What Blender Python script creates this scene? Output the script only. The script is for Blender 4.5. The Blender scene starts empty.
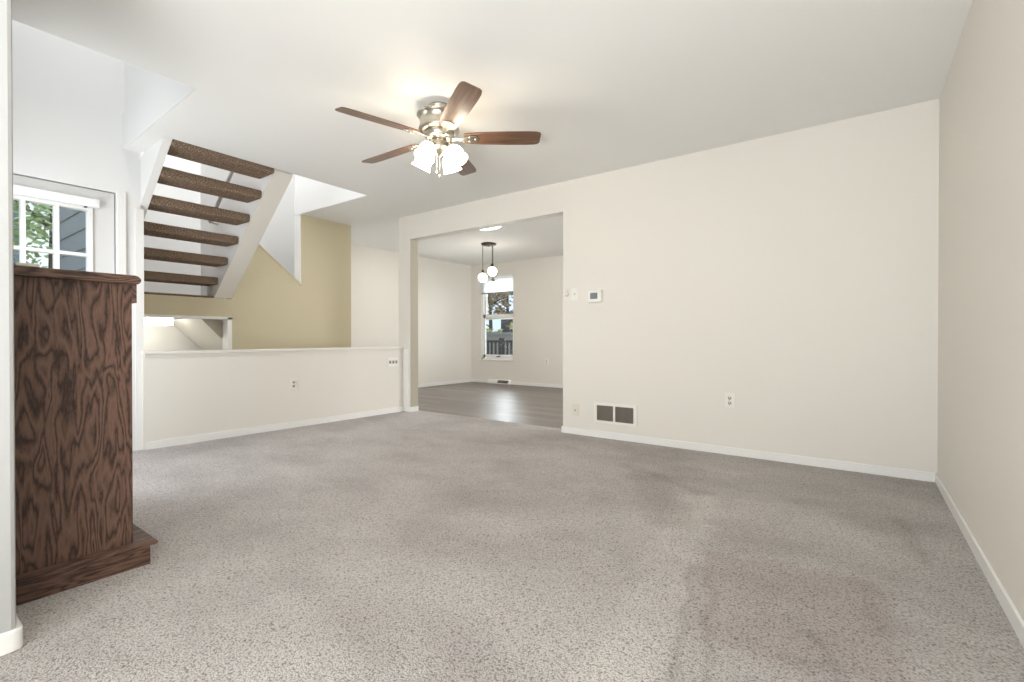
import bpy, bmesh, math, random
from mathutils import Vector, Matrix
random.seed(7)
S = bpy.context.scene
COL = S.collection
R = math.radians
PI = math.pi

# ------------------------------------------------------------------ camera
cd = bpy.data.cameras.new('camera'); cam = bpy.data.objects.new('camera', cd); COL.objects.link(cam)
cam.location = (0, 0, 0.9215)
cam.rotation_euler = (R(90 - 0.363), 0, R(36.013))
cd.sensor_width = 36; cd.sensor_fit = 'HORIZONTAL'; cd.lens = 476.0 / 1024 * 36
cd.clip_start = 0.02; cd.clip_end = 200
S.camera = cam

# ------------------------------------------------------------------ sky
w = bpy.data.worlds.new('sky'); S.world = w; w.use_nodes = True
nt = w.node_tree; bg = nt.nodes['Background']
tc = nt.nodes.new('ShaderNodeTexCoord'); nz = nt.nodes.new('ShaderNodeTexNoise'); rp = nt.nodes.new('ShaderNodeValToRGB')
nz.inputs['Scale'].default_value = 3.5; nz.inputs['Detail'].default_value = 5
rp.color_ramp.elements[0].position = .42; rp.color_ramp.elements[0].color = (.66, .80, 1, 1)
rp.color_ramp.elements[1].position = .58; rp.color_ramp.elements[1].color = (1, 1, 1, 1)
nt.links.new(tc.outputs['Generated'], nz.inputs['Vector']); nt.links.new(nz.outputs['Fac'], rp.inputs['Fac'])
nt.links.new(rp.outputs['Color'], bg.inputs['Color']); bg.inputs['Strength'].default_value = 1.3

# ------------------------------------------------------------------ exposure
vs = S.view_settings
vs.view_transform = 'Standard'; vs.look = 'None'; vs.gamma = 1; vs.use_curve_mapping = False
vs.exposure = 0.03

# ------------------------------------------------------------------ daylight and added fill lights
def area(name, loc, rot, sx, sy, power, col):
    l = bpy.data.lights.new(name, 'AREA'); l.shape = 'RECTANGLE'; l.size = sx; l.size_y = sy
    l.energy = power; l.color = col
    o = bpy.data.objects.new(name, l); COL.objects.link(o); o.location = loc; o.rotation_euler = rot
    return o
area('window_daylight', (-0.45, -2.36, 1.30), (R(90), 0, 0), 1.4, 1.7, 27, (.87, .935, 1))          # faces +Y, big window behind the camera
area('ceiling_fill', (-.15, -1.45, .35), (R(166), 0, 0), 1.0, 1.4, 142, (.95, .975, 1))           # added fill behind the camera, aimed up to brighten the ceiling
area('foyer_fill', (-3.95, .16, 1.2), (R(90), 0, 0), .95, 1.6, 35, (.90, .95, 1))           # faces +Y, fill added at an unseen window to light the half wall
area('hall_fill', (-5.5, 5.1, 2.40), (0, 0, 0), .3, .3, 6, (1, .90, .76))                          # unseen fill added to brighten the hall behind the opening
area('upstairs_light', (-5.5, 2.35, 4.85), (0, 0, 0), 1.6, 1.6, 66, (.95, .97, 1))  # unseen area light added to brighten the upper storey
area('entry_fill', (-4.0, .75, 4.85), (0, 0, 0), 1.3, .8, 26, (.95, .97, 1))  # added fill under the closed upper ceiling, brightens the entry; no skylight
area('dining_window_daylight', (-5.78, 8.2, 1.35), (R(-90), 0, R(12)), .95, 1.6, 34, (.9, .95, 1)).data.spread = R(100)       # faces -Y
area('dining_fill', (.38, 5.9, 1.1), (0, R(90), 0), 2.0, 1.8, 84, (.95, .97, 1))            # added fill facing -X to brighten the dining room; no door there

# ------------------------------------------------------------------ materials
def mat(name, col, rough=.6, metal=0, spec=.5, emis=None, es=0):
    m = bpy.data.materials.new(name); m.use_nodes = True
    b = m.node_tree.nodes['Principled BSDF']
    b.inputs['Base Color'].default_value = (*col, 1); b.inputs['Roughness'].default_value = rough
    b.inputs['Metallic'].default_value = metal; b.inputs['Specular IOR Level'].default_value = spec
    if emis: b.inputs['Emission Color'].default_value = (*emis, 1); b.inputs['Emission Strength'].default_value = es
    return m
class NT:
    def __init__(s, m): s.t = m.node_tree; s.b = s.t.nodes['Principled BSDF']
    def n(s, typ, **k):
        nd = s.t.nodes.new(typ)
        for a, v in k.items():
            if a.startswith('_'): setattr(nd, a[1:], v)
            else:
                key = a.replace('__', ' ')
                nd.inputs[int(key[1:]) if key[0] == 'i' and key[1:].isdigit() else key].default_value = v
        return nd
    def l(s, a, b): s.t.links.new(a, b)
    def obj(s): return s.n('ShaderNodeTexCoord').outputs['Object']
    def mapping(s, sc, rot=(0, 0, 0), loc=(0, 0, 0), src=None):
        m = s.n('ShaderNodeMapping', Scale=sc, Rotation=rot, Location=loc); s.l(src or s.obj(), m.inputs[0]); return m.outputs[0]
    def math(s, op, a, b=None, c=None, clamp=False):
        nd = s.t.nodes.new('ShaderNodeMath'); nd.operation = op; nd.use_clamp = clamp
        for i, v in enumerate((a, b, c)):
            if v is None: continue
            if isinstance(v, (int, float)): nd.inputs[i].default_value = v
            else: s.l(v, nd.inputs[i])
        return nd.outputs[0]
    def ramp(s, fac, stops):
        r = s.n('ShaderNodeValToRGB'); e = r.color_ramp.elements
        while len(e) < len(stops): e.new(.5)
        for i, (p, c) in enumerate(stops): e[i].position = p; e[i].color = (*c, 1)
        s.l(fac, r.inputs[0]); return r.outputs[0]
    def mix(s, fac, a, b, mode='MIX'):
        m = s.t.nodes.new('ShaderNodeMix'); m.data_type = 'RGBA'; m.blend_type = mode
        for i, v in ((0, fac), (6, a), (7, b)):
            if isinstance(v, (int, float)): m.inputs[i].default_value = v
            elif isinstance(v, tuple): m.inputs[i].default_value = (*v, 1)
            else: s.l(v, m.inputs[i])
        return m.outputs[2]
    def bump(s, h, st, dist=.01):
        b = s.n('ShaderNodeBump', Strength=st, Distance=dist); s.l(h, b.inputs['Height']); s.l(b.outputs[0], s.b.inputs['Normal'])
def paint(name, col, rough=.55):
    m = mat(name, col, rough, spec=.3); t = NT(m)
    n = t.n('ShaderNodeTexNoise', Scale=160.0, Detail=2.0); t.l(t.obj(), n.inputs[0]); t.bump(n.outputs[0], .05, .002)
    return m
M = {}
M['cream'] = paint('cream_paint', (.77, .735, .67))
M['ceil'] = paint('ceiling_paint', (.85, .84, .81), .8)
M['tan'] = paint('tan_paint', (.60, .53, .365))
M['white'] = paint('white_wall_paint', (.79, .785, .77))
M['door'] = mat('door_enamel', (.70, .69, .67), .4)
M['taupe'] = paint('taupe_and_jamb_shade', (.46, .415, .335))  # jamb's shade as colour; also the lower flight's taupe side
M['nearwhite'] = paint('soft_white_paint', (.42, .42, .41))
M['trim'] = mat('white_trim_gloss', (.84, .83, .80), .35)
M['plastic'] = mat('white_plastic', (.82, .80, .74), .4)
M['ivory'] = mat('ivory_plastic', (.74, .68, .57), .4)
M['dark'] = mat('dark_slot', (.03, .028, .025), .6)
M['grey'] = mat('grey_lcd', (.13, .14, .14), .3)
M['nickel'] = mat('brushed_nickel', (.52, .49, .42), .3, 1)
M['bronze'] = mat('dark_bronze', (.05, .04, .032), .4, .7)
M['steel'] = mat('brushed_steel', (.58, .57, .55), .35, 1)
M['grille'] = mat('grille_dark', (.105, .09, .075), .7)
M['slat'] = mat('grille_slat', (.27, .24, .205), .6)
M['shade'] = mat('frosted_glass_lit', (.9, .88, .82), .4, emis=(1, .88, .70), es=19)
M['globe'] = mat('globe_glass_lit', (.9, .88, .82), .4, emis=(1, .93, .82), es=14)
M['disc'] = mat('disc_diffuser_lit', (.9, .9, .85), .4, emis=(1, .95, .85), es=9)
M['tube'] = mat('fluorescent_diffuser_lit', (.9, .9, .88), .4, emis=(1, .96, .85), es=9)
M['blind'] = mat('blind_fabric', (.86, .86, .85), .7)
M['bark'] = mat('bark', (.10, .08, .06), .9)

# glass: see-through pane with a reflection
g = bpy.data.materials.new('window_glass'); g.use_nodes = True; t_ = g.node_tree; t_.nodes.remove(t_.nodes['Principled BSDF'])
tr = t_.nodes.new('ShaderNodeBsdfTransparent'); gl = t_.nodes.new('ShaderNodeBsdfGlossy'); mx = t_.nodes.new('ShaderNodeMixShader')
gl.inputs['Roughness'].default_value = .02; tr.inputs[0].default_value = (.96, .98, .98, 1)
mx.inputs[0].default_value = .045; t_.links.new(tr.outputs[0], mx.inputs[1]); t_.links.new(gl.outputs[0], mx.inputs[2])
t_.links.new(mx.outputs[0], t_.nodes['Material Output'].inputs[0]); M['glass'] = g

# blind that lets daylight through
m = mat('window_shade_fabric', (.85, .85, .84), .8); m.node_tree.nodes['Principled BSDF'].inputs['Transmission Weight'].default_value = .0
t = NT(m); tl = t.n('ShaderNodeBsdfTranslucent', Color=(.9, .92, .95, 1)); mxs = t.n('ShaderNodeMixShader', i0=.55)
t.l(t.b.outputs[0], mxs.inputs[1]); t.l(tl.outputs[0], mxs.inputs[2]); t.l(mxs.outputs[0], t.t.nodes['Material Output'].inputs[0]); M['sheer'] = m

# carpet
m = mat('beige_cut_pile_carpet', (.4, .36, .33), .95, spec=.05); t = NT(m); oc = t.obj()
v = t.n('ShaderNodeTexVoronoi', Scale=150.0, Randomness=1.0); wv = t.n('ShaderNodeTexNoise', Scale=40.0, Detail=2.0)
t.l(oc, wv.inputs[0]); dv = t.n('ShaderNodeVectorMath', _operation='MULTIPLY_ADD'); t.l(wv.outputs['Color'], dv.inputs[0]); dv.inputs[1].default_value = (.02, .02, .02); t.l(oc, dv.inputs[2])
t.l(dv.outputs[0], v.inputs[0])
f1 = t.n('ShaderNodeTexNoise', Scale=260.0, Detail=3.0, Roughness=.7); t.l(oc, f1.inputs[0])
f2 = t.n('ShaderNodeTexNoise', Scale=85.0, Detail=2.0, Roughness=.6); t.l(oc, f2.inputs[0])
sc_ = t.n('ShaderNodeSeparateColor'); t.l(v.outputs['Color'], sc_.inputs[0])
hgt = t.math('ADD', t.math('MULTIPLY', t.math('SUBTRACT', 1.0, v.outputs[0]), .75), t.math('MULTIPLY', f1.outputs[0], .45))
ton = t.math('ADD', t.math('ADD', hgt, t.math('MULTIPLY', sc_.outputs[0], .16)), t.math('MULTIPLY', t.math('SUBTRACT', f2.outputs[0], .5), .35))
tuft = t.ramp(ton, [(.34, (.245, .221, .205)), (.60, (.525, .488, .466)), (.84, (.68, .645, .625))])
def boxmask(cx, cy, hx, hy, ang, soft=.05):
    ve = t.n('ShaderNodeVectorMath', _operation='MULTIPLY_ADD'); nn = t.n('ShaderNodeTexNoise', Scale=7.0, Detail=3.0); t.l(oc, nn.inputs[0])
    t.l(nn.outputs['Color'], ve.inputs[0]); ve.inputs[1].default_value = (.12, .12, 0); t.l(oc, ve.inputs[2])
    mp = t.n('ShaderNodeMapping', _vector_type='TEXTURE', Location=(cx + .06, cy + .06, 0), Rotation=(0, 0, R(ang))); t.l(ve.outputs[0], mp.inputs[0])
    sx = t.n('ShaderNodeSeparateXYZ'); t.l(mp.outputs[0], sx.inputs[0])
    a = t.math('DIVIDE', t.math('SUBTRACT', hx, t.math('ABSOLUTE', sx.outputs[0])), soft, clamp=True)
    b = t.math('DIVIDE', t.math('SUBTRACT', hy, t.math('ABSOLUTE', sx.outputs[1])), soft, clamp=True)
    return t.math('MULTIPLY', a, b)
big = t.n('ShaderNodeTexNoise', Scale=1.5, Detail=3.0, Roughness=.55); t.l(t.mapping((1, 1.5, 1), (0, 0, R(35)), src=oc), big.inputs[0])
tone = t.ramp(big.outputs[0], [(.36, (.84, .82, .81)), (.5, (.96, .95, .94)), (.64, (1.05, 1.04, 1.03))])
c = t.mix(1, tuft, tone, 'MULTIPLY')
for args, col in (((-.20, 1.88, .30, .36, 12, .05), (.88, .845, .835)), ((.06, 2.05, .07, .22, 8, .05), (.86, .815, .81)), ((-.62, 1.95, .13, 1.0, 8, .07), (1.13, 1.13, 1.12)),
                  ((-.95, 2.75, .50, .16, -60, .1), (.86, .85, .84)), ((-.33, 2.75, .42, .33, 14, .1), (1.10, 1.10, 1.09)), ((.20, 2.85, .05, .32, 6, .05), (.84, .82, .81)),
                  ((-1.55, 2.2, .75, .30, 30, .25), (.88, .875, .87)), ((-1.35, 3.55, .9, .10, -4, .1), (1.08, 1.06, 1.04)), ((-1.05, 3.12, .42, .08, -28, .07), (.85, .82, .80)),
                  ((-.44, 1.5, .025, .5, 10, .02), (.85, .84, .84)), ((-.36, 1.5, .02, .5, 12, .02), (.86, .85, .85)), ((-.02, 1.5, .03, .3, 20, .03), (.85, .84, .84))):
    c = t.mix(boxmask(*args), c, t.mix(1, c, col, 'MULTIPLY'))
t.l(c, t.b.inputs['Base Color']); t.bump(hgt, .9, .012); t.b.inputs['Sheen Weight'].default_value = .15; M['carpet'] = m

# brown stair carpet
m = mat('brown_stair_carpet', (.12, .08, .055), .95, spec=.05); t = NT(m); oc = t.obj()
f1 = t.n('ShaderNodeTexNoise', Scale=110.0, Detail=3.0, Roughness=.7); t.l(oc, f1.inputs[0])
t.l(t.ramp(f1.outputs[0], [(.32, (.08, .055, .038)), (.5, (.22, .155, .11)), (.68, (.46, .35, .255))]), t.b.inputs['Base Color']); t.bump(f1.outputs[0], .8, .006); M['stair'] = m

# oak with dark cathedral grain (grain direction given by the stretched axis)
def oak(name, sc):
    m = mat(name, (.08, .045, .03), .5, spec=.35); t = NT(m)
    mp = t.mapping(sc)
    n1 = t.n('ShaderNodeTexNoise', Scale=1.0, Detail=2.5, Roughness=.45, Distortion=.35); t.l(mp, n1.inputs[0])
    ring = t.math('FRACT', t.math('MULTIPLY', n1.outputs[0], 9.0))
    tri = t.math('ABSOLUTE', t.math('SUBTRACT', ring, .5))
    n2 = t.n('ShaderNodeTexNoise', Scale=14.0, Detail=4.0, Roughness=.7); t.l(mp, n2.inputs[0])
    h = t.math('ADD', t.math('MULTIPLY', tri, 1.1), t.math('MULTIPLY', t.math('SUBTRACT', n2.outputs[0], .5), .75))
    t.l(t.ramp(h, [(.02, (.036, .019, .013)), (.17, (.085, .047, .033)), (.36, (.132, .072, .050)), (.6, (.165, .094, .067))]), t.b.inputs['Base Color'])
    t.bump(h, .15, .002); return m
M['oak_v'] = oak('dark_oak_vertical', (16.0, 16.0, 3.0)); M['oak_y'] = oak('dark_oak_along', (14, 2.6, 18)); M['oak_x'] = oak('dark_oak_across', (2.6, 14, 18))

# blade wood
m = mat('walnut_blade', (.12, .06, .035), .3); t = NT(m); n1 = t.n('ShaderNodeTexNoise', Scale=1.0, Detail=4.0); t.l(t.mapping((3, 45, 45)), n1.inputs[0])
t.l(t.ramp(n1.outputs[0], [(.3, (.085, .042, .026)), (.7, (.21, .115, .07))]), t.b.inputs['Base Color']); M['blade'] = m

# grey-brown vinyl planks
m = mat('vinyl_planks', (.2, .17, .15), .24); t = NT(m); oc = t.obj()
br = t.n('ShaderNodeTexBrick', _offset=.37, Scale=1.0); br.inputs['Brick Width'].default_value = 1.2; br.inputs['Row Height'].default_value = .18; br.inputs['Mortar Size'].default_value = .0025
br.inputs['Color1'].default_value = (.19, .16, .14, 1); br.inputs['Color2'].default_value = (.27, .235, .208, 1); br.inputs['Mortar'].default_value = (.07, .06, .05, 1)
t.l(t.mapping((1, 1, 1), src=oc), br.inputs[0])
n1 = t.n('ShaderNodeTexNoise', Scale=1.0, Detail=4.0); t.l(t.mapping((3, 40, 1), src=oc), n1.inputs[0])
t.l(t.mix(1, br.outputs[0], t.ramp(n1.outputs[0], [(.3, (.72, .72, .72)), (.7, (1.15, 1.15, 1.15))]), 'MULTIPLY'), t.b.inputs['Base Color'])
rr = t.math('ADD', t.math('MULTIPLY', n1.outputs[0], .16), .33); t.l(rr, t.b.inputs['Roughness']); t.bump(n1.outputs[0], .06, .002); M['vinyl'] = m

M['siding'] = mat('grey_lap_siding', (.23, .265, .285), .7)
def leafmat(name, a, b):
    m = mat(name, a, .6); t = NT(m); n1 = t.n('ShaderNodeTexNoise', Scale=5.0, Detail=2.0); t.l(t.obj(), n1.inputs[0])
    t.l(t.ramp(n1.outputs[0], [(.35, a), (.65, b)]), t.b.inputs['Base Color'])
    return m
M['leaf'] = leafmat('green_leaves', (.24, .40, .12), (.55, .70, .36)); M['autumn'] = leafmat('autumn_leaves', (.34, .25, .13), (.62, .52, .36))
M['shrub'] = leafmat('yellow_green_leaves', (.42, .46, .14), (.72, .72, .38))
M['deck'] = mat('dark_deck_paint', (.028, .025, .026), .6); M['stone'] = mat('grey_block', (.30, .31, .31), .8); M['bluehouse'] = mat('blue_grey_wall', (.22, .30, .42), .7)
M['shed'] = mat('charcoal_wall', (.06, .055, .065), .7)
m = mat('lawn', (.22, .25, .12), .9); t = NT(m); n1 = t.n('ShaderNodeTexNoise', Scale=3.0, Detail=5.0); t.l(t.obj(), n1.inputs[0])
t.l(t.ramp(n1.outputs[0], [(.35, (.14, .18, .06)), (.65, (.42, .38, .20))]), t.b.inputs['Base Color']); M['lawn'] = m

# ------------------------------------------------------------------ mesh helpers
class MB:
    def __init__(s): s.bm = bmesh.new()
    def box(s, x0, x1, y0, y1, z0, z1, bev=0, seg=2):
        g = bmesh.ops.create_cube(s.bm, size=1); vs = g['verts']
        for v in vs: v.co = Vector(((x0 + x1) / 2 + v.co.x * (x1 - x0), (y0 + y1) / 2 + v.co.y * (y1 - y0), (z0 + z1) / 2 + v.co.z * (z1 - z0)))
        if bev: bmesh.ops.bevel(s.bm, geom=list({e for v in vs for e in v.link_edges}), offset=bev, segments=seg, profile=.6, affect='EDGES')
        return s
    def prism(s, pts, axis, a0, a1, bev=0):      # pts: 2-D outline in the other two axes (xyz order kept)
        def p3(p, a):
            if axis == 'X': return (a, p[0], p[1])
            if axis == 'Y': return (p[0], a, p[1])
            return (p[0], p[1], a)
        A = [s.bm.verts.new(p3(p, a0)) for p in pts]; B = [s.bm.verts.new(p3(p, a1)) for p in pts]
        fs = [s.bm.faces.new(A), s.bm.faces.new(B[::-1])]
        n = len(pts)
        for i in range(n): fs.append(s.bm.faces.new((A[i], B[i], B[(i + 1) % n], A[(i + 1) % n])))
        bmesh.ops.recalc_face_normals(s.bm, faces=fs)
        if bev:
            es = list({e for f in fs for e in f.edges}); bmesh.ops.bevel(s.bm, geom=es, offset=bev, segments=2, profile=.6, affect='EDGES')
        return s
    def lathe(s, prof, c=(0, 0, 0), n=32, mtx=None, sx=1, sy=1):   # prof: (radius, z) pairs
        rings = []
        for r, z in prof:
            rg = []
            for i in range(n if r > 1e-6 else 1):
                a = 2 * PI * i / n; co = Vector((r * math.cos(a) * sx, r * math.sin(a) * sy, z))
                if mtx: co = mtx @ co
                rg.append(s.bm.verts.new(co + Vector(c)))
            rings.append(rg)
        fs = []
        for a, b in zip(rings, rings[1:]):
            for i in range(n):
                j = (i + 1) % n
                if len(a) == 1 and len(b) == 1: continue
                if len(a) == 1: fs.append(s.bm.faces.new((a[0], b[i], b[j])))
                elif len(b) == 1: fs.append(s.bm.faces.new((a[i], b[0], a[j])))
                else: fs.append(s.bm.faces.new((a[i], b[i], b[j], a[j])))
        bmesh.ops.recalc_face_normals(s.bm, faces=fs)
        for f in fs: f.smooth = True
        return s
    def tube(s, pts, r, n=10):
        P = [Vector(p) for p in pts]; rings = []
        for i, p in enumerate(P):
            d = (P[min(i + 1, len(P) - 1)] - P[max(i - 1, 0)]).normalized()
            u = d.cross(Vector((0, 0, 1)));  u = u.normalized() if u.length > 1e-3 else Vector((1, 0, 0)); v = d.cross(u)
            rr = r[i] if isinstance(r, (list, tuple)) else r
            rings.append([s.bm.verts.new(p + (u * math.cos(2 * PI * k / n) + v * math.sin(2 * PI * k / n)) * rr) for k in range(n)])
        fs = []
        for a, b in zip(rings, rings[1:]):
            for i in range(n): fs.append(s.bm.faces.new((a[i], b[i], b[(i + 1) % n], a[(i + 1) % n])))
        fs.append(s.bm.faces.new(rings[0])); fs.append(s.bm.faces.new(rings[-1][::-1]))
        bmesh.ops.recalc_face_normals(s.bm, faces=fs)
        for f in fs: f.smooth = True
        return s
    def build(s, name, m, parent=None, loc=None):
        me = bpy.data.meshes.new(name)
        if loc is not None:
            for v in s.bm.verts: v.co -= Vector(loc)
        s.bm.to_mesh(me); s.bm.free(); me.materials.append(M[m] if isinstance(m, str) else m)
        o = bpy.data.objects.new(name, me); COL.objects.link(o)
        if parent: o.parent = parent
        if loc is not None: o.location = loc
        return o
def boxes(*bs, bev=0):
    b = MB()
    for x in bs: b.box(*x, bev=bev)
    return b
def tag(o, label, cat, group=None):
    o['label'] = label; o['category'] = cat
    if group: o['group'] = group
    return o
def thing(name, label, cat, loc=(0, 0, 0), rz=0, group=None):
    o = bpy.data.objects.new(name, None); o.empty_display_size = .05; COL.objects.link(o); o.location = loc; o.rotation_euler = (0, 0, rz)
    return tag(o, label, cat, group)
def struct(o, label=None, cat=None):
    o['kind'] = 'structure'
    o['label'] = label; o['category'] = cat
    return o
def world_child(o, root):          # geometry was given in world space; the root is a pure translation
    o.parent = root; o.location = Vector(o.location) - Vector(root.location); return o

# ------------------------------------------------------------------ dimensions
XR, YB, XL, XO, ZC, ZO = .412, 4.0435, -4.775, -2.325, 2.44, 2.15
XB, YD = -6.6, 7.62                # stair/hall/dining far-left wall, dining far wall
XT = -5.546                        # tan stair wall
ZU = 5.0

# ------------------------------------------------------------------ shell
struct(boxes((-4.80, XR, -2.4, 4.2, -.15, 0)).build('floor', 'carpet'), 'beige cut-pile carpet covering the whole living room floor', 'floor')
struct(boxes((XB, XR, 4.2, 7.75, -.15, -.004), (XB, -4.80, 3.0, 4.2, -.15, -.004)).build('floor_dining', 'vinyl'), 'grey-brown vinyl plank floor in the room beyond the opening', 'floor')
struct(boxes((XB, -4.86, 1.2, 3.0, -1.35, -1.2)).build('floor_lower_level', 'vinyl'), 'low floor of the stairwell behind the half wall', 'floor')
zt = 2.72
struct(boxes((-3.268, XR, -2.4, 7.75, ZC, zt), (-4.235, -3.268, 1.258, 7.75, ZC, zt), (-5.68, -4.235, 3.2155, 7.75, ZC, zt), (XB, -5.68, 3.93, 7.75, ZC, zt), (-4.775, -4.235, 1.274, 1.375, ZC, zt)).prism([(-3.268, 1.229), (-3.268, 1.258), (-4.235, 1.258)], 'Z', ZC, zt).prism([(-4.235, 1.258), (-4.235, 1.274), (-4.775, 1.274)], 'Z', ZC, zt).build('ceiling', 'ceil'),
       'flat off-white ceiling cut away over the entry and the stairs', 'ceiling')
struct(boxes((-6.75, -2.0, .12, 4.6, ZU, ZU + .1)).build('ceiling_upstairs', 'white'), 'upper storey ceiling above the stairwell', 'ceiling')

struct(boxes((-4.715, -4.50, YB, YB + .125, 0, ZC), (-4.50, XO, YB, YB + .125, ZO, ZC), (XO, XR, YB, YB + .125, 0, ZC)).build('wall_back', 'cream'), 'long cream wall with the wide opening, thermostat and return vent', 'wall')
struct(boxes((XR, XR + .12, -2.4, 7.75, -.1, ZC)).build('wall_right', 'cream'), 'cream wall running along the right side of the room', 'wall')
# left wall with the entry door opening
Y0d, Y1d, ZD = .296, 1.216, 2.075
struct(boxes((-4.925, XL, .12, Y0d, 0, ZU), (-4.925, XL, Y0d, Y1d, ZD, ZU), (-4.925, XL, Y1d, 1.378, 0, ZU)).build('wall_left', 'white'), 'white entry wall rising past the ceiling into the upper storey', 'wall')
# fireplace-side wall and its end next to the camera
wf = MB(); wf.box(-3.45, -2.14, .13, .262, 0, ZC).box(-4.775, -4.45, .13, .262, 0, ZC).box(-4.45, -3.45, .13, .262, 0, .36).box(-4.45, -3.45, .13, .262, 2.05, ZC).box(-4.775, -3.268, .13, .262, ZC, ZU); wf.prism([(-2.14, -2.4), (-2.012, -2.4), (-2.012, .262), (-2.0165, .2705), (-2.026, .274), (-2.14, .274)], 'Z', 0, ZC)
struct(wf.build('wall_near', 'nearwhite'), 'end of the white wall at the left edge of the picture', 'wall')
# wall behind the camera with a wide window
struct(boxes((-2.012, -1.75, -2.5, -2.38, 0, ZC), (.31, XR, -2.5, -2.38, 0, ZC), (-1.75, .31, -2.5, -2.38, 0, .42), (-1.75, .31, -2.5, -2.38, 2.18, ZC)).build('wall_behind', 'cream'), 'cream wall behind the camera around a wide window', 'wall')
# stair enclosure and upper storey
struct(boxes((XB - .12, XB, 1.245, 3.93, -1.35, ZU)).build('wall_stairwell', 'white'), 'white wall at the far side of the stairwell, seen between the treads', 'wall')
struct(boxes((XB - .12, XB, 3.93, 7.75, -1.35, ZU)).build('wall_hall', 'cream'), 'cream wall past the stairs that runs on into the dining room', 'wall')
struct(boxes((XB, -4.925, 1.24, 1.365, -1.35, ZU)).build('wall_stairwell_side', 'white'), 'outer side wall of the stairwell', 'wall')
struct(MB().prism([(-4.775, 1.274), (-3.268, 1.229), (-3.268, 1.349), (-4.775, 1.374)], 'Z', zt, ZU).box(-3.268, -3.15, 1.229, 1.349, zt, ZU).box(-3.268, -3.15, .12, 1.229, zt, ZU).build('wall_upstairs', 'white'), 'bright white upper storey wall above the entry', 'wall')
struct(boxes((-5.68, -4.235, 3.2155, 3.3355, zt, ZU), (-5.68, -5.56, 3.3355, 3.93, zt, ZU), (XB, -5.56, 3.81, 3.93, zt, ZU), (XB, -5.68, 3.81, 3.93, -.3, zt), (-4.235, -4.115, 1.349, 3.3355, zt, ZU)).build('wall_landing', 'white'), 'bright white wall rising through the ceiling cut beside the stairs', 'wall')
# faces of the cut through the floor thickness, painted white like the upstairs walls
struct(MB().prism([(-4.775, 1.262), (-3.268, 1.217), (-3.268, 1.229), (-4.775, 1.274)], 'Z', ZC + .002, zt).box(-5.68, -4.235, 3.2035, 3.2155, ZC + .002, zt).box(-3.268, -3.256, .262, 1.217, ZC + .004, zt).build('trim_1', 'white'), 'white drywall edges lining the ceiling cuts', 'trim')
# dining room
WX0, WX1, WZ0, WZ1 = -6.33, -5.50, .487, 2.19
struct(boxes((XB, WX0, YD, YD + .14, 0, ZC), (WX1, XR, YD, YD + .14, 0, ZC), (WX0, WX1, YD, YD + .14, 0, WZ0), (WX0, WX1, YD, YD + .14, WZ1, ZC)).build('wall_dining', 'cream'), 'cream far wall of the dining room around its window', 'wall')

struct(boxes((-4.5, -4.497, YB, YB + .125, .062, ZO)).build('trim_10', 'taupe'), 'left side of the opening, its shade painted in as taupe', 'trim')  # thin panel darkens the jamb: shade put into its colour

# half wall with its cap
HWX = lambda y: -4.745 + .11 * (y - 1.378) / 2.665
def hband(d0, d1, y0, y1, z0, z1, b=None, bev=0):
    b = b or MB(); return b.prism([(HWX(y0) + d0, y0), (HWX(y1) + d0, y1), (HWX(y1) + d1, y1), (HWX(y0) + d1, y0)], 'Z', z0, z1, bev=bev)
struct(hband(-.12, 0, 1.378, YB + .004, -1.3, .776).build('wall_half', 'cream'), 'cream half wall in front of the stairwell', 'wall')
hc = hband(-.142, .022, 1.372, YB - .004, .784, .811, bev=.006); hband(-.12, .010, 1.385, YB - .004, .762, .784, b=hc)
struct(hc.build('trim_2', 'cream'), 'cream cap along the top of the half wall', 'trim')
# white corner boards
struct(boxes((-4.775, -4.766, 1.336, 1.394, 0, 1.98), (-4.925, -4.775, 1.378, 1.394, 0, 1.98)).build('trim_3', 'trim'), 'white corner board where the entry wall ends beside the half wall', 'trim')
struct(boxes((-4.615, -4.535, YB - .010, YB, .001, .78)).build('trim_4', 'trim'), 'white upright trim where the half wall meets the opening', 'trim')

# tan stair wall: guard that slopes down to the right, then full height
tw = MB(); dg = lambda y: 1.984 + (2.697 - y) * .815
tw.prism([(2.412, -1.3), (3.93, -1.3), (3.93, ZC), (3.2155, ZC), (3.2155, dg(3.2155)), (2.412, dg(2.412))], 'X', XT - .13, XT)
tw.box(XT - .13, XT, 1.365, 2.412, 1.145, 1.346)
struct(tw.build('wall_stair', 'tan'), 'tan stair wall with a guard sloping down to the right', 'wall')
struct(boxes((XT - .134, XT, 3.2035, 3.2155, dg(3.2045) + .01, ZC)).build('trim_5', 'white'), 'narrow bright white end of the tan wall', 'trim')
cp = MB(); cp.prism([(2.41, dg(2.41)), (3.204, dg(3.204)), (3.204, dg(3.204) + .02), (2.41, dg(2.41) + .02)], 'X', XT - .14, XT + .008)
struct(cp.build('trim_6', 'tan'), 'tan cap on the sloping stair guard', 'trim')
struct(boxes((XT - .12, XT + .006, 2.368, 2.412, -1.2, 1.145), (XT - .12, XT + .006, 1.365, 2.412, 1.125, 1.15)).build('trim_7', 'trim'), 'pale casing around the opening under the stairs', 'trim')

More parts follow.
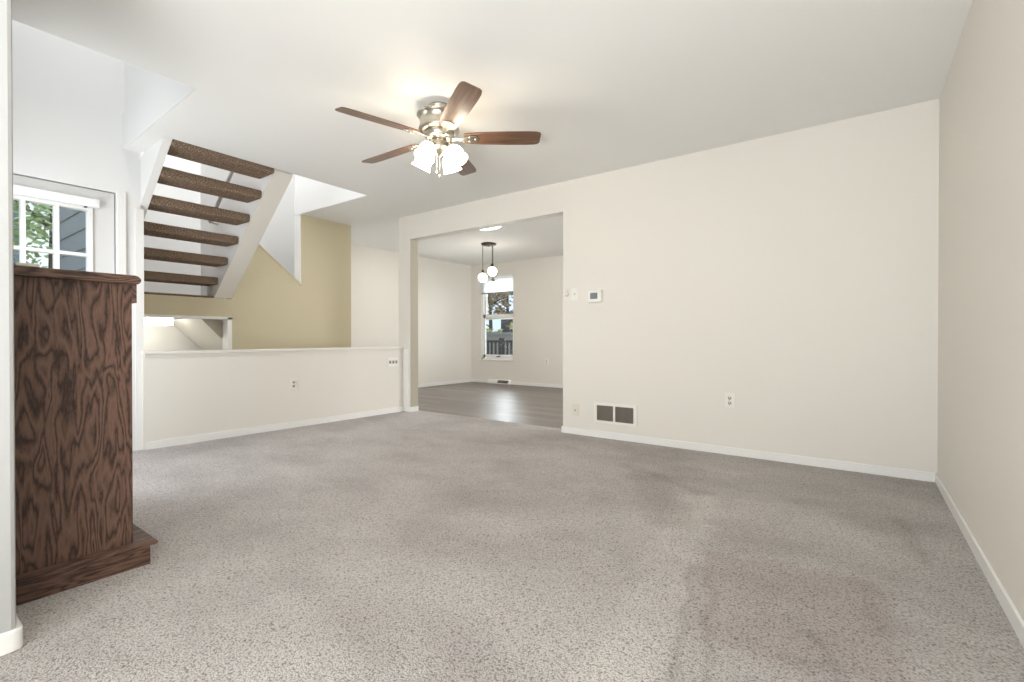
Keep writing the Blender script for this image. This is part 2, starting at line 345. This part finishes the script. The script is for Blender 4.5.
# ------------------------------------------------------------------ staircase
st = thing('staircase', 'open-riser staircase with brown carpeted treads climbing to the ceiling cut', 'staircase', (-5.0, 1.84, 1.33))
def tread(k):
    xb, z = -4.285 - .2315 * k, 2.49 - .186 * k
    b = MB(); b.box(xb - .275, xb, 1.43, 2.238, z - .078, z, bev=.02, seg=3)
    o = b.build('tread', 'stair', loc=(xb, 1.84, z)); 
    for f in o.data.polygons: f.use_smooth = True
    return world_child(o, st)
for k in range(6): tread(k)
sw = MB(); sw.prism([(-4.24, ZC + .3), (-4.24, ZC + .02), (-4.30, 2.455), (XT + .0, 1.372), (-5.88, 1.356), (-5.88, 3.0), (-4.9, 3.75), (-4.24, 3.75)], 'Y', 2.237, 2.405)
struct(sw.build('wall_stair_side', 'white'), 'wall beside the treads carrying the handrail', 'wall')
us = MB(); us.prism([(-4.30, 2.455), (XT, 1.372), (XT + .004, 1.352), (-4.275, 2.445)], 'Y', 2.234, 2.408)
struct(us.build('trim_9', 'cream'), 'cream sloping underside of the wall beside the treads', 'trim')
ls = MB(); ls.prism([(-4.262, 2.452), (-4.262, 2.75), (-4.9, 2.30), (-5.70, 1.68), (-5.70, 1.33), (-5.58, 1.33), (-4.80, 2.0)], 'Y', 1.377, 1.432)
world_child(ls.build('stringer', 'trim'), st)
ld = MB(); ld.box(XB + .01, XT + .012, 1.366, 2.236, 1.348, 1.366, bev=.006)
struct(ld.build('floor_landing', 'stair'), 'carpeted stair landing behind the treads', 'floor')
lf = MB(); lf.prism([(2.16, 1.135), (2.42, 1.135), (3.75, -.15), (3.75, -.42), (2.45, .843)], 'X', XB + .02, XT - .14)
struct(lf.build('wall_lower_flight', 'cream'), 'sloping side of the lower stair flight seen through the opening under the stairs', 'wall')
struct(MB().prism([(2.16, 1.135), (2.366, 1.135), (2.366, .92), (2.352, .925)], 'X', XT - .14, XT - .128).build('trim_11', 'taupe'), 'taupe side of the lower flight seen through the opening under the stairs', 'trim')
ul = MB(); ul.box(XB + .01, XT - .135, 1.366, 2.236, 1.17, 1.346)
struct(ul.build('ceiling_landing', 'white'), 'white underside of the stair landing', 'ceiling')
# handrail on the side wall
hr = thing('handrail', 'slim metal handrail on the wall beside the stair treads', 'handrail', (-5.25, 2.2, 2.3))
world_child(MB().tube([(-4.75, 2.18, 2.77), (-5.50, 2.18, 2.135)], .019).build('rail', 'steel'), hr)
for a in (.25, .93):
    x, z = -4.75 - .75 * a, 2.77 - .635 * a
    world_child(MB().tube([(x, 2.18, z - .015), (x, 2.19, z - .06), (x, 2.236, z - .065)], .007, 8).build('bracket', 'steel'), hr)

# strip light under the landing
fl = thing('strip_light', 'glowing fluorescent strip light under the stair landing', 'ceiling light', (-6.2, 1.8, 1.17))
world_child(boxes((-6.30, -6.10, 1.40, 2.07, 1.14, 1.17), bev=.004).build('housing', 'plastic'), fl)
world_child(boxes((-6.29, -6.11, 1.41, 2.055, 1.06, 1.14), bev=.012).build('diffuser', 'tube'), fl)

# ------------------------------------------------------------------ baseboards
def bb(name, *bs, label='white baseboard'):
    b = MB()
    for x in bs: b.box(*x, 0, .062, bev=.004)
    return struct(b.build(name, 'trim'), label, 'baseboard')
bb('baseboard_back', (XO - .012, XR, YB - .012, YB), (XO - .012, XO, YB, YB + .125), (-4.535, -4.488, YB - .012, YB), (-4.50, -4.488, YB, YB + .125), label='white baseboard along the cream wall with the opening')
bb('baseboard_right', (XR - .012, XR, -2.38, YB - .012), label='white baseboard along the right wall')
struct(hband(0, .012, 1.395, YB - .012, 0, .062).build('baseboard_left', 'trim'), 'white baseboard under the half wall', 'baseboard')
b = MB(); b.prism([(-2.10, -2.3), (-2.0, -2.3), (-2.0, .268), (-2.006, .281), (-2.018, .288), (-2.14, .288)], 'Z', 0, .062, bev=.005)
struct(b.build('baseboard_near', 'trim'), 'white baseboard wrapping the wall end at the left edge', 'baseboard')
bb('baseboard_dining', (XB, XB + .012, 4.3, YD), (XB + .012, XR, YD - .012, YD), label='white baseboard around the dining room')

# ------------------------------------------------------------------ entry door
dr = MB(); dr.box(-4.835, -4.79, Y0d + .006, Y1d - .008, .01, .86).box(-4.835, -4.79, Y0d + .006, .495, .86, ZD - .008).box(-4.835, -4.79, 1.062, Y1d - .008, .86, ZD - .008).box(-4.835, -4.79, .495, 1.062, 1.915, ZD - .008)
d1 = struct(dr.build('door_1', 'door'), 'white front door with a grid of small panes', 'door')
fm = MB()
for y0, y1 in ((.488, .522), (.682, .708), (.856, .884), (1.044, 1.075)): fm.box(-4.842, -4.776, y0, y1, .85, 1.925, bev=.003)
for z0, z1 in ((.85, .875), (1.195, 1.22), (1.545, 1.57), (1.898, 1.93)): fm.box(-4.842, -4.777, .488, 1.075, z0, z1, bev=.003)
fm.build('muntin_grid', 'trim', d1)
boxes((-4.815, -4.810, .50, 1.06, .86, 1.92)).build('glazing', 'glass', d1)
boxes((-4.791, -4.783, .40, .72, .18, .72), (-4.791, -4.783, .80, 1.12, .18, .72), bev=.006).build('raised_panels', 'trim', d1)
MB().lathe([(0, .06), (.022, .055), (.028, .04), (.02, .02), (.012, .01), (.03, .004), (.03, 0)], (-4.79, .37, .98), mtx=Matrix.Rotation(R(90), 3, 'Y')).build('door_knob', 'nickel', d1)
struct(boxes((XL, -4.757, 1.222, 1.274, 0, 2.085), (-4.925, -4.836, Y0d, Y1d, ZD - .006, ZD + .0), bev=0).build('trim_8', 'trim'), 'white casing at the right of the front door', 'trim')
bl = thing('roller_blind', 'white roller blind cassette raised above the front door panes', 'blind', (-4.775, .78, 1.95))
world_child(boxes((-4.776, -4.735, .465, 1.105, 1.922, 1.986), bev=.005).build('cassette', 'blind'), bl)
world_child(boxes((-4.768, -4.745, 1.018, 1.035, 1.914, 1.922)).build('pull_clip', 'dark'), bl)

# ------------------------------------------------------------------ oak cabinet at the left
cb = thing('oak_cabinet', 'dark oak cabinet with overhanging top and stepped plinth beside the white wall end', 'cabinet', (-3.1, .46, 0))
world_child(boxes((-3.38, -2.37, .276, .652, .07, 1.14)).build('body', 'oak_v'), cb)
world_child(boxes((-3.385, -2.366, .652, .668, 1.063, 1.138), bev=.002).build('frieze', 'oak_x'), cb)
tp = MB(); tp.prism([(.276, 1.138), (.668, 1.138), (.676, 1.146), (.677, 1.158), (.668, 1.169), (.655, 1.172), (.276, 1.172)], 'X', -3.41, -2.343, bev=.003)
world_child(tp.build('top', 'oak_y'), cb)
world_child(boxes((-3.40, -2.335, .318, .700, 0, .077)).build('plinth', 'oak_y'), cb)
pc = MB(); pc.prism([(.316, .077), (.718, .077), (.724, .081), (.724, .089), (.718, .094), (.316, .094)], 'X', -3.42, -2.326, bev=.002)
world_child(pc.build('plinth_cap', 'oak_y'), cb)
# little things on the cabinet top
bx = thing('small_box', 'tiny white box with a dark edge on the oak cabinet top', 'box', (-2.42, .375, 1.172))
world_child(boxes((-2.47, -2.372, .327, .384, 1.172, 1.174), bev=0).build('base', 'dark'), bx)
world_child(boxes((-2.472, -2.37, .325, .386, 1.1742, 1.186), bev=.003).build('lid', 'plastic'), bx)
kn = thing('small_stand', 'small dark upright holder on the oak cabinet top beside the wall', 'holder', (-2.40, .305, 1.172))
world_child(boxes((-2.43, -2.38, .285, .325, 1.172, 1.183), bev=.002).build('foot', 'dark'), kn)
world_child(MB().tube([(-2.405, .305, 1.183), (-2.405, .303, 1.21)], .006, 8).build('post', 'dark'), kn)

# ------------------------------------------------------------------ ceiling fan
FX, FY, ZB = -2.235, 2.259, 2.222
fan = thing('ceiling_fan', 'five-blade brown ceiling fan with four lit tulip shades', 'ceiling fan', (FX, FY, ZC))
fc = (FX, FY, 0)
world_child(MB().lathe([(0, 2.44), (.076, 2.44), (.078, 2.43), (.07, 2.42), (.07, 2.38), (0, 2.38)], fc, 40).build('canopy', 'nickel'), fan)
world_child(MB().lathe([(0, 2.398), (.095, 2.397), (.142, 2.388), (.146, 2.380), (.142, 2.374), (.126, 2.368), (.126, 2.300), (.133, 2.294), (.133, 2.284), (.11, 2.272), (0, 2.27)], fc, 48).build('motor_housing', 'nickel'), fan)
world_child(MB().lathe([(0, 2.272), (.098, 2.27), (.10, 2.25), (.085, 2.226), (.06, 2.217), (0, 2.214)], fc, 40).build('flywheel', 'nickel'), fan)
world_child(MB().lathe([(0, 2.218), (.052, 2.217), (.060, 2.20), (.055, 2.185), (.072, 2.178), (.076, 2.160), (.056, 2.142), (.02, 2.13), (.012, 2.118), (0, 2.116)], fc, 40).build('light_kit', 'nickel'), fan)
def blade(k):
    a = R(41.75 + 72 * k)
    mt = Matrix.Rotation(a, 4, 'Z') @ Matrix.Rotation(-(.048 * math.cos(a) + .016 * math.sin(a)), 4, 'Y') @ Matrix.Rotation(R(-13), 4, 'X')
    out = []
    pr = [(.165, .046), (.20, .055), (.30, .062), (.45, .068), (.58, .0685), (.635, .066), (.662, .059), (.673, .045)]
    up = [(x, y) for x, y in pr]; dn = [(x, -y) for x, y in reversed(pr)]
    b = MB(); b.prism(up + dn, 'Z', -.003, .003)
    o = b.build('blade', 'blade', fan); o.matrix_local = Matrix.Translation((0, 0, ZB - ZC + .012)) @ mt
    # iron: arm from flywheel to a plate under the blade
    i_ = MB(); i_.prism([(.165, .020), (.20, .040), (.245, .034), (.262, 0), (.245, -.034), (.20, -.040), (.165, -.020), (.12, -.012), (.075, -.016), (.075, .016), (.12, .012)], 'Z', -.009, -.0035, bev=.0015)
    i_.lathe([(0, -.013), (.007, -.012), (.008, -.009)], (.20, .02, 0), 10).lathe([(0, -.013), (.007, -.012), (.008, -.009)], (.20, -.02, 0), 10).lathe([(0, -.013), (.007, -.012), (.008, -.009)], (.24, 0, 0), 10)
    i_.build('blade_iron', 'nickel', o)
for k in range(5): blade(k)
for k in range(4):
    a = R(8 + 90 * k); d = Vector((math.cos(a), math.sin(a), 0))
    cc = Vector((FX, FY, 0))
    arm = MB().tube([cc + d * .05 + Vector((0, 0, 2.175)), cc + d * .08 + Vector((0, 0, 2.192)), cc + d * .095 + Vector((0, 0, 2.182))], .009, 10)
    arm.lathe([(0, .012), (.02, .01), (.024, -.02), (.022, -.03), (0, -.03)], cc + d * .088 + Vector((0, 0, 2.178)), 20, mtx=Matrix.Rotation(a, 3, 'Z') @ Matrix.Rotation(R(-30), 3, 'Y'))
    ar = world_child(arm.build('lamp_arm', 'nickel'), fan)
    mt = Matrix.Rotation(a, 3, 'Z') @ Matrix.Rotation(R(-30), 3, 'Y')
    prof = [(.022, -.022), (.034, -.032), (.050, -.055), (.056, -.078), (.054, -.098), (.057, -.115), (.066, -.130), (.062, -.129), (.050, -.112), (.048, -.095), (.045, -.06), (.02, -.03)]
    shd = MB().lathe(prof, cc + d * .088 + Vector((0, 0, 2.178)), 28, mtx=mt)
    world_child(shd.build('lamp_shade', 'shade'), fan)
    world_child(MB().lathe([(0, -.03), (.018, -.04), (.028, -.075), (.02, -.1), (0, -.108)], cc + d * .088 + Vector((0, 0, 2.178)), 20, mtx=mt).build('bulb', 'shade'), fan)
for sx, ln in ((-.012, .07), (.014, .10)):
    b = MB().tube([(FX + sx, FY - .01, 2.11), (FX + sx, FY - .01, 2.09 - ln)], .0018, 6)
    b.lathe([(0, .012), (.005, .008), (.006, -.012), (.003, -.02), (0, -.02)], (FX + sx, FY - .01, 2.085 - ln), 12)
    world_child(b.build('pull_chain', 'nickel'), fan)

# ------------------------------------------------------------------ pendant in the dining room
PX, PY = -4.81, 5.98
pd = thing('pendant_light', 'dark bronze pendant with three glowing glass globes in the dining room', 'pendant light', (PX, PY, ZC))
world_child(MB().lathe([(0, ZC), (.122, ZC), (.122, ZC - .018), (.11, ZC - .028), (0, ZC - .03)], (PX, PY, 0), 40).lathe([(0, 0), (.008, 0), (.008, -.02), (0, -.024)], (PX, PY, ZC - .028), 12).build('canopy', 'bronze'), pd)
for dx, dy, z in ((-.075, -.06, 1.89), (.10, -.035, 1.98), (.015, .09, 1.765)):
    c_ = (PX + dx, PY + dy, z)
    world_child(MB().tube([(c_[0], c_[1], ZC - .028), (c_[0], c_[1], z + .10)], .0045, 8).build('stem', 'bronze'), pd)
    world_child(MB().lathe([(0, .13), (.014, .125), (.026, .095), (.03, .07), (0, .068)], c_, 20).build('socket', 'bronze'), pd)
    pf = [(.073 * math.sin(PI * i / 14), .073 * math.cos(PI * i / 14)) for i in range(15)]
    world_child(MB().lathe(pf, c_, 28).build('globe', 'globe'), pd)
# flush light half hidden by the header
dl = thing('flush_light', 'round glowing flush ceiling light just behind the top of the opening', 'ceiling light', (-4.06, 4.95, ZC))
world_child(MB().lathe([(0, ZC), (.25, ZC), (.25, ZC - .012), (.23, ZC - .016)], (-4.06, 4.95, 0), 40).build('trim_ring', 'plastic'), dl)
world_child(MB().lathe([(.235, ZC - .012), (.22, ZC - .022), (.12, ZC - .03), (0, ZC - .032)], (-4.06, 4.95, 0), 40).build('diffuser', 'disc'), dl)

# ------------------------------------------------------------------ wall fittings
def plate_back(name, label, cat, xc, zc, wd=.072, ht=.115, m='plastic', y=YB, grp=None):
    th = thing(name, label, cat, (xc, y, zc))
    world_child(boxes((xc - wd / 2, xc + wd / 2, y - .007, y, zc - ht / 2, zc + ht / 2), bev=.002).build('plate', m), th)
    return th
def duplex(th, xc, zc, y=YB):
    for s in (-1, 1):
        z = zc + s * .02
        r = MB().lathe([(0, .0105), (.0155, .0095), (.017, .004), (.017, 0)], (xc, y, z), 20, mtx=Matrix.Rotation(R(90), 3, 'X'))
        rc = world_child(r.build('socket', 'ivory'), th)
        sl = boxes((xc - .0085, xc - .0045, y - .0125, y - .0098, z - .007, z + .007), (xc + .0045, xc + .0085, y - .0125, y - .0098, z - .007, z + .007), (xc - .0035, xc + .0035, y - .0125, y - .0098, z - .014, z - .008)).build('slots', 'dark')
        sl.parent = rc          # the socket's own offset carries it
t1 = plate_back('wall_outlet', 'white duplex outlet low on the cream wall right of the return vent', 'outlet', -.815, .430); duplex(t1, -.815, .430)
t2 = plate_back('cable_plate', 'white cable jack plate low on the wall between opening and return vent', 'wall plate', -2.184, .231, ht=.105, m='ivory')
world_child(MB().lathe([(0, .016), (.005, .016), (.005, .006), (.009, .005), (.009, 0)], (-2.184, YB, .231), 14, mtx=Matrix.Rotation(R(90), 3, 'X')).build('jack', 'dark'), t2)
t3 = plate_back('light_switch', 'white toggle switch plate between opening and thermostat', 'switch', -2.195, 1.342, wd=.07)
world_child(boxes((-2.200, -2.190, YB - .018, YB - .006, 1.332, 1.356), bev=.002).build('toggle', 'ivory'), t3)
t4 = thing('wall_sensor', 'small rounded cream wall fitting closest to the opening edge', 'wall fitting', (-2.283, YB, 1.36))
world_child(boxes((-2.300, -2.266, YB - .012, YB, 1.345, 1.405), bev=.004).build('backplate', 'ivory'), t4)
world_child(MB().lathe([(0, .03), (.018, .027), (.024, .015), (.024, 0)], (-2.283, YB, 1.345), 24, mtx=Matrix.Rotation(R(90), 3, 'X')).build('knob', 'plastic'), t4)
th = thing('thermostat', 'white thermostat with a grey display on the cream wall', 'thermostat', (-1.976, YB, 1.308))
world_child(boxes((-2.045, -1.907, YB - .028, YB, 1.252, 1.364), bev=.006).build('case', 'plastic'), th)
world_child(boxes((-2.018, -1.945, YB - .0295, YB - .027, 1.283, 1.340)).build('display', 'grey'), th)
# return vent
rv = thing('return_vent', 'white framed return air vent with two dark grilles above the baseboard', 'vent', (-1.78, YB, .235))
vf = boxes((-1.985, -1.575, YB - .010, YB, .300, .324), (-1.985, -1.575, YB - .010, YB, .138, .160), (-1.985, -1.961, YB - .010, YB, .16, .30), (-1.605, -1.575, YB - .010, YB, .16, .30), (-1.797, -1.778, YB - .010, YB, .16, .30))
world_child(vf.build('frame', 'plastic'), rv)
for x0, x1 in ((-1.961, -1.797), (-1.778, -1.605)):
    gp = world_child(boxes((x0, x1, YB - .003, YB, .16, .30)).build('grille', 'grille'), rv)
    sl = MB(); n = 16
    for i in range(n):
        x = x0 + (x1 - x0) * (i + .5) / n; sl.box(x - .0016, x + .0016, YB - .008, YB - .003, .16, .30)
    o = sl.build('louvers', 'slat', gp)
# half wall fittings (facing +X)
def half_wall_thing(name, label, cat, y, z):
    return thing(name, label, cat, (HWX(y), y, z), -math.atan(.11 / 2.665))
hw = half_wall_thing('wall_outlet', 'white duplex outlet in the middle of the half wall', 'outlet', 2.634, .449)
boxes((0, .007, -.035, .035, -.0575, .0575), bev=.002).build('plate', 'plastic', hw)
for q in (-1, 1):
    z = q * .02
    rc = MB().lathe([(0, .0105), (.0155, .0095), (.017, .004), (.017, 0)], (0, 0, z), 20, mtx=Matrix.Rotation(R(90), 3, 'Y')).build('socket', 'ivory', hw)
    boxes((.0095, .0125, -.0085, -.0045, z - .007, z + .007), (.0095, .0125, .0045, .0085, z - .007, z + .007), (.0095, .0125, -.0035, .0035, z - .014, z - .008)).build('slots', 'dark', rc)
pl = half_wall_thing('switch_plate', 'wide three-gang plate near the right end of the half wall', 'switch plate', 3.885, .625)
boxes((0, .007, -.085, .085, -.0575, .0575), bev=.002).build('plate', 'plastic', pl)
for y in (-.046, 0, .046):
    boxes((.006, .014, y - .012, y + .012, -.018, .018), bev=.002).build('rocker', 'slat', pl)
# dining wall outlet and base register
dt = plate_back('wall_outlet', 'white outlet on the far dining room wall right of the window', 'outlet', -4.73, .48, y=YD); duplex(dt, -4.73, .48, YD)
rg = thing('base_register', 'white baseboard heat register under the dining room window', 'vent', (-5.95, YD, 0))
world_child(MB().prism([(YD, 0), (YD - .065, 0), (YD - .07, .02), (YD - .03, .075), (YD, .085)], 'X', -6.12, -5.55).build('housing', 'trim'), rg)
world_child(MB().prism([(YD - .0705, .022), (YD - .0345, .073), (YD - .031, .073), (YD - .066, .022)], 'X', -5.86, -5.60).build('grille', 'grille'), rg)

# ------------------------------------------------------------------ dining window
wn = struct(boxes((WX0, WX0 + .045, YD + .005, YD + .10, WZ0, WZ1), (WX1 - .012, WX1, YD + .005, YD + .10, WZ0, WZ1), (WX0, WX1, YD + .005, YD + .10, WZ1 - .04, WZ1), (WX0, WX1, YD + .005, YD + .10, WZ0, WZ0 + .03)).build('window_1', 'trim'), 'white double-hung window in the far dining room wall', 'window')
for z0, z1, y in ((1.30, WZ1 - .04, YD + .055), (WZ0 + .03, 1.40, YD + .015)):
    sa = boxes((WX0 + .045, WX0 + .10, y, y + .03, z0, z1), (WX1 - .03, WX1 - .012, y, y + .03, z0, z1), (WX0 + .045, WX1 - .012, y, y + .03, z0, z0 + .065), (WX0 + .045, WX1 - .012, y, y + .03, z1 - .065, z1)).build('sash', 'trim', wn)
    boxes((WX0 + .10, WX1 - .03, y + .012, y + .016, z0 + .065, z1 - .065)).build('pane', 'glass', sa)
    if y < YD + .04:
        b = MB().tube([(-5.93, y - .004, z0 + .03), (-5.90, y - .03, z0 + .022), (-5.86, y - .03, z0 + .03), (-5.84, y - .004, z0 + .045)], .010, 8); b.build('lift_handle', 'bronze', sa)
boxes((WX0 - .02, WX1 + .02, YD - .03, YD + .005, WZ0 - .022, WZ0), bev=.004).build('window_sill', 'trim', wn)
sh = thing('roller_blind', 'white roller blind half lowered over the dining room window', 'blind', (-5.92, YD - .02, 2.17))
world_child(MB().tube([(WX0 + .005, YD - .022, 2.155), (WX1 - .005, YD - .022, 2.155)], .026, 16).build('roller', 'blind'), sh)
world_child(boxes((WX0 + .01, WX1 - .01, YD - .010, YD - .008, 1.845, 2.155)).build('fabric', 'sheer'), sh)
world_child(boxes((WX0 + .01, WX1 - .01, YD - .015, YD - .003, 1.825, 1.849), bev=.003).build('hem_bar', M['slat']), sh)

# window behind the camera
wb = struct(boxes((-1.75, -1.70, -2.46, -2.40, .42, 2.18), (.26, .31, -2.46, -2.40, .42, 2.18), (-1.75, .31, -2.46, -2.40, .42, .47), (-1.75, .31, -2.46, -2.40, 2.13, 2.18), (-.745, -.695, -2.46, -2.40, .47, 2.13)).build('window_2', 'trim'), 'wide white window behind the camera', 'window')

struct(boxes((-4.45, -4.40, .17, .23, .36, 2.05), (-3.50, -3.45, .17, .23, .36, 2.05), (-4.40, -3.50, .17, .23, .36, .41), (-4.40, -3.50, .17, .23, 2.0, 2.05), (-3.97, -3.93, .17, .23, .41, 2.0)).build('window_3', 'trim'), 'added white window beside the front door, out of view', 'window')  # unseen window, added so fill light can reach the half wall

# ------------------------------------------------------------------ outdoors
struct(boxes((-40, -6.9, -20, 30, -.6, -.5), (-6.9, 12, 7.9, 30, -.6, -.5), (-6.9, -4.95, -20, 1.1, -.6, -.5)).build('ground_outside', 'lawn'), 'grass outside the windows', 'ground')
# lap siding on the outer stair wall
sd = MB(); zz = -.4
while zz < 5:
    sd.prism([(1.238, zz), (1.212, zz), (1.226, zz + .178), (1.238, zz + .178)], 'X', -6.62, -4.93); zz += .178
sd.box(-6.74, -6.62, 1.195, 1.245, -.4, 5.0)
struct(sd.build('wall_siding', 'siding'), 'grey lap siding on the outside wall seen through the front door panes', 'wall')
def tree(name, label, cx, cy, gz, h, rad, n, leaf, seed, trunk=.12, group=None, cluster=26, ls=.11, cat='tree'):
    rng = random.Random(seed)
    root = thing(name, label, cat, (cx, cy, gz), group=group)
    tr_ = MB(); tr_.tube([(0, 0, 0), (.05, .03, h * .35), (-.03, .06, h * .7), (0, 0, h * .92)], [trunk, trunk * .8, trunk * .5, trunk * .15], 10)
    for k in range(7):
        a = rng.uniform(0, 2 * PI); z = h * rng.uniform(.35, .75); L = rad * rng.uniform(.6, .95)
        tr_.tube([(0, 0, z), (math.cos(a) * L * .5, math.sin(a) * L * .5, z + L * .3), (math.cos(a) * L, math.sin(a) * L, z + L * .45)], [trunk * .35, trunk * .22, trunk * .06], 6)
    tr_.build('trunk', 'bark', root)
    lb = bmesh.new()
    for c in range(cluster):
        a = rng.uniform(0, 2 * PI); u = rng.uniform(-1, 1); r = rad * rng.uniform(.35, 1) ; q = math.sqrt(1 - u * u)
        ctr = Vector((math.cos(a) * q * r, math.sin(a) * q * r, h * .68 + u * r * h / rad * .28)); cr = rad * rng.uniform(.18, .34)
        for i in range(n):
            p = ctr + Vector((rng.gauss(0, 1), rng.gauss(0, 1), rng.gauss(0, .8))) * cr * .55
            s = ls * rng.uniform(.6, 1.3); m3 = Matrix.Rotation(rng.uniform(0, 6.28), 3, 'Z') @ Matrix.Rotation(rng.uniform(-1.2, 1.2), 3, 'X') @ Matrix.Rotation(rng.uniform(-1, 1), 3, 'Y')
            vs_ = [lb.verts.new(p + m3 @ Vector(v) * s) for v in ((-1, 0, 0), (0, -.45, .1), (1, 0, 0), (0, .45, .1))]; lb.faces.new(vs_)
    me = bpy.data.meshes.new('foliage'); lb.to_mesh(me); lb.free(); me.materials.append(M[leaf]); o = bpy.data.objects.new('foliage', me); COL.objects.link(o); o.parent = root
tree('tree', 'leafy green tree outside the front door panes', -14.0, 2.45, -.5, 7.0, 1.7, 30, 'leaf', 3, cluster=75, ls=.10)
tree('tree', 'tan autumn tree at the left in the dining room window', -14.9, 18.6, -.5, 5.6, 1.1, 70, 'autumn', 5, cluster=30)
tree('tree', 'bare-looking brown tree at the right in the dining room window', -15.6, 21.0, -.5, 6.2, 1.0, 50, 'bark', 9, cluster=30, ls=.08)
for i, (x, lab) in enumerate(((-11.1, 'yellow-green shrub beyond the deck, leftmost in the dining window'), (-10.1, 'yellow-green shrub beyond the deck, middle of the dining window'), (-9.1, 'yellow-green shrub beyond the deck, rightmost in the dining window'))):
    tree('shrub', lab, x, 13.75, -.5, 2.0, .45, 45, 'shrub', 11 + i, trunk=.03, cluster=24, ls=.06, cat='shrub', group='shrubs beyond the deck')
# deck railing beyond the dining window
dk = thing('deck_railing', 'dark wooden deck railing outside the dining room window', 'railing', (-8.0, 10.0, -.5))
world_child(boxes((-10.2, -5.0, 9.95, 10.05, .80, .86), (-10.2, -5.0, 9.98, 10.02, .12, .17)).build('rails', 'deck'), dk)
for i in range(40):
    x = -10.15 + i * .13
    world_child(boxes((x - .02, x + .02, 9.98, 10.02, .17, .80)).build('baluster', 'deck'), dk)
for x in (-10.2, -7.6, -5.0): world_child(boxes((x - .05, x + .05, 9.94, 10.06, -.5, .92)).build('post', 'deck'), dk)
pw = thing('stone_planter', 'grey stone planter wall beyond the deck railing', 'planter', (-10, 12.3, -.5))
world_child(boxes((-13, -6.5, 12.1, 12.5, -.5, 1.02), bev=.01).build('block_wall', 'stone'), pw)
world_child(boxes((-13.05, -6.45, 12.05, 12.55, 1.02, 1.10), bev=.01).build('cap', 'stone'), pw)
sb = thing('garden_shed', 'charcoal shed at the right in the dining room window', 'shed', (-11, 16, -.5))
world_child(boxes((-11.75, -9.8, 15.4, 17.0, -.5, 1.75)).build('wall', 'shed'), sb)
world_child(MB().prism([(15.3, 1.75), (17.1, 1.75), (16.2, 2.05)], 'X', -11.85, -9.7).build('roof', 'deck'), sb)
nh = thing('neighbour_house', 'blue-grey house at the left in the front door panes', 'house', (-20, -1.5, -.5))
world_child(boxes((-23, -17.5, -4.4, 2.48, -.5, 4.3)).build('wall', 'bluehouse'), nh)
world_child(MB().prism([(-4.7, 4.3), (2.6, 4.3), (-1.0, 5.6)], 'X', -23.2, -17.3).build('roof', 'siding'), nh)
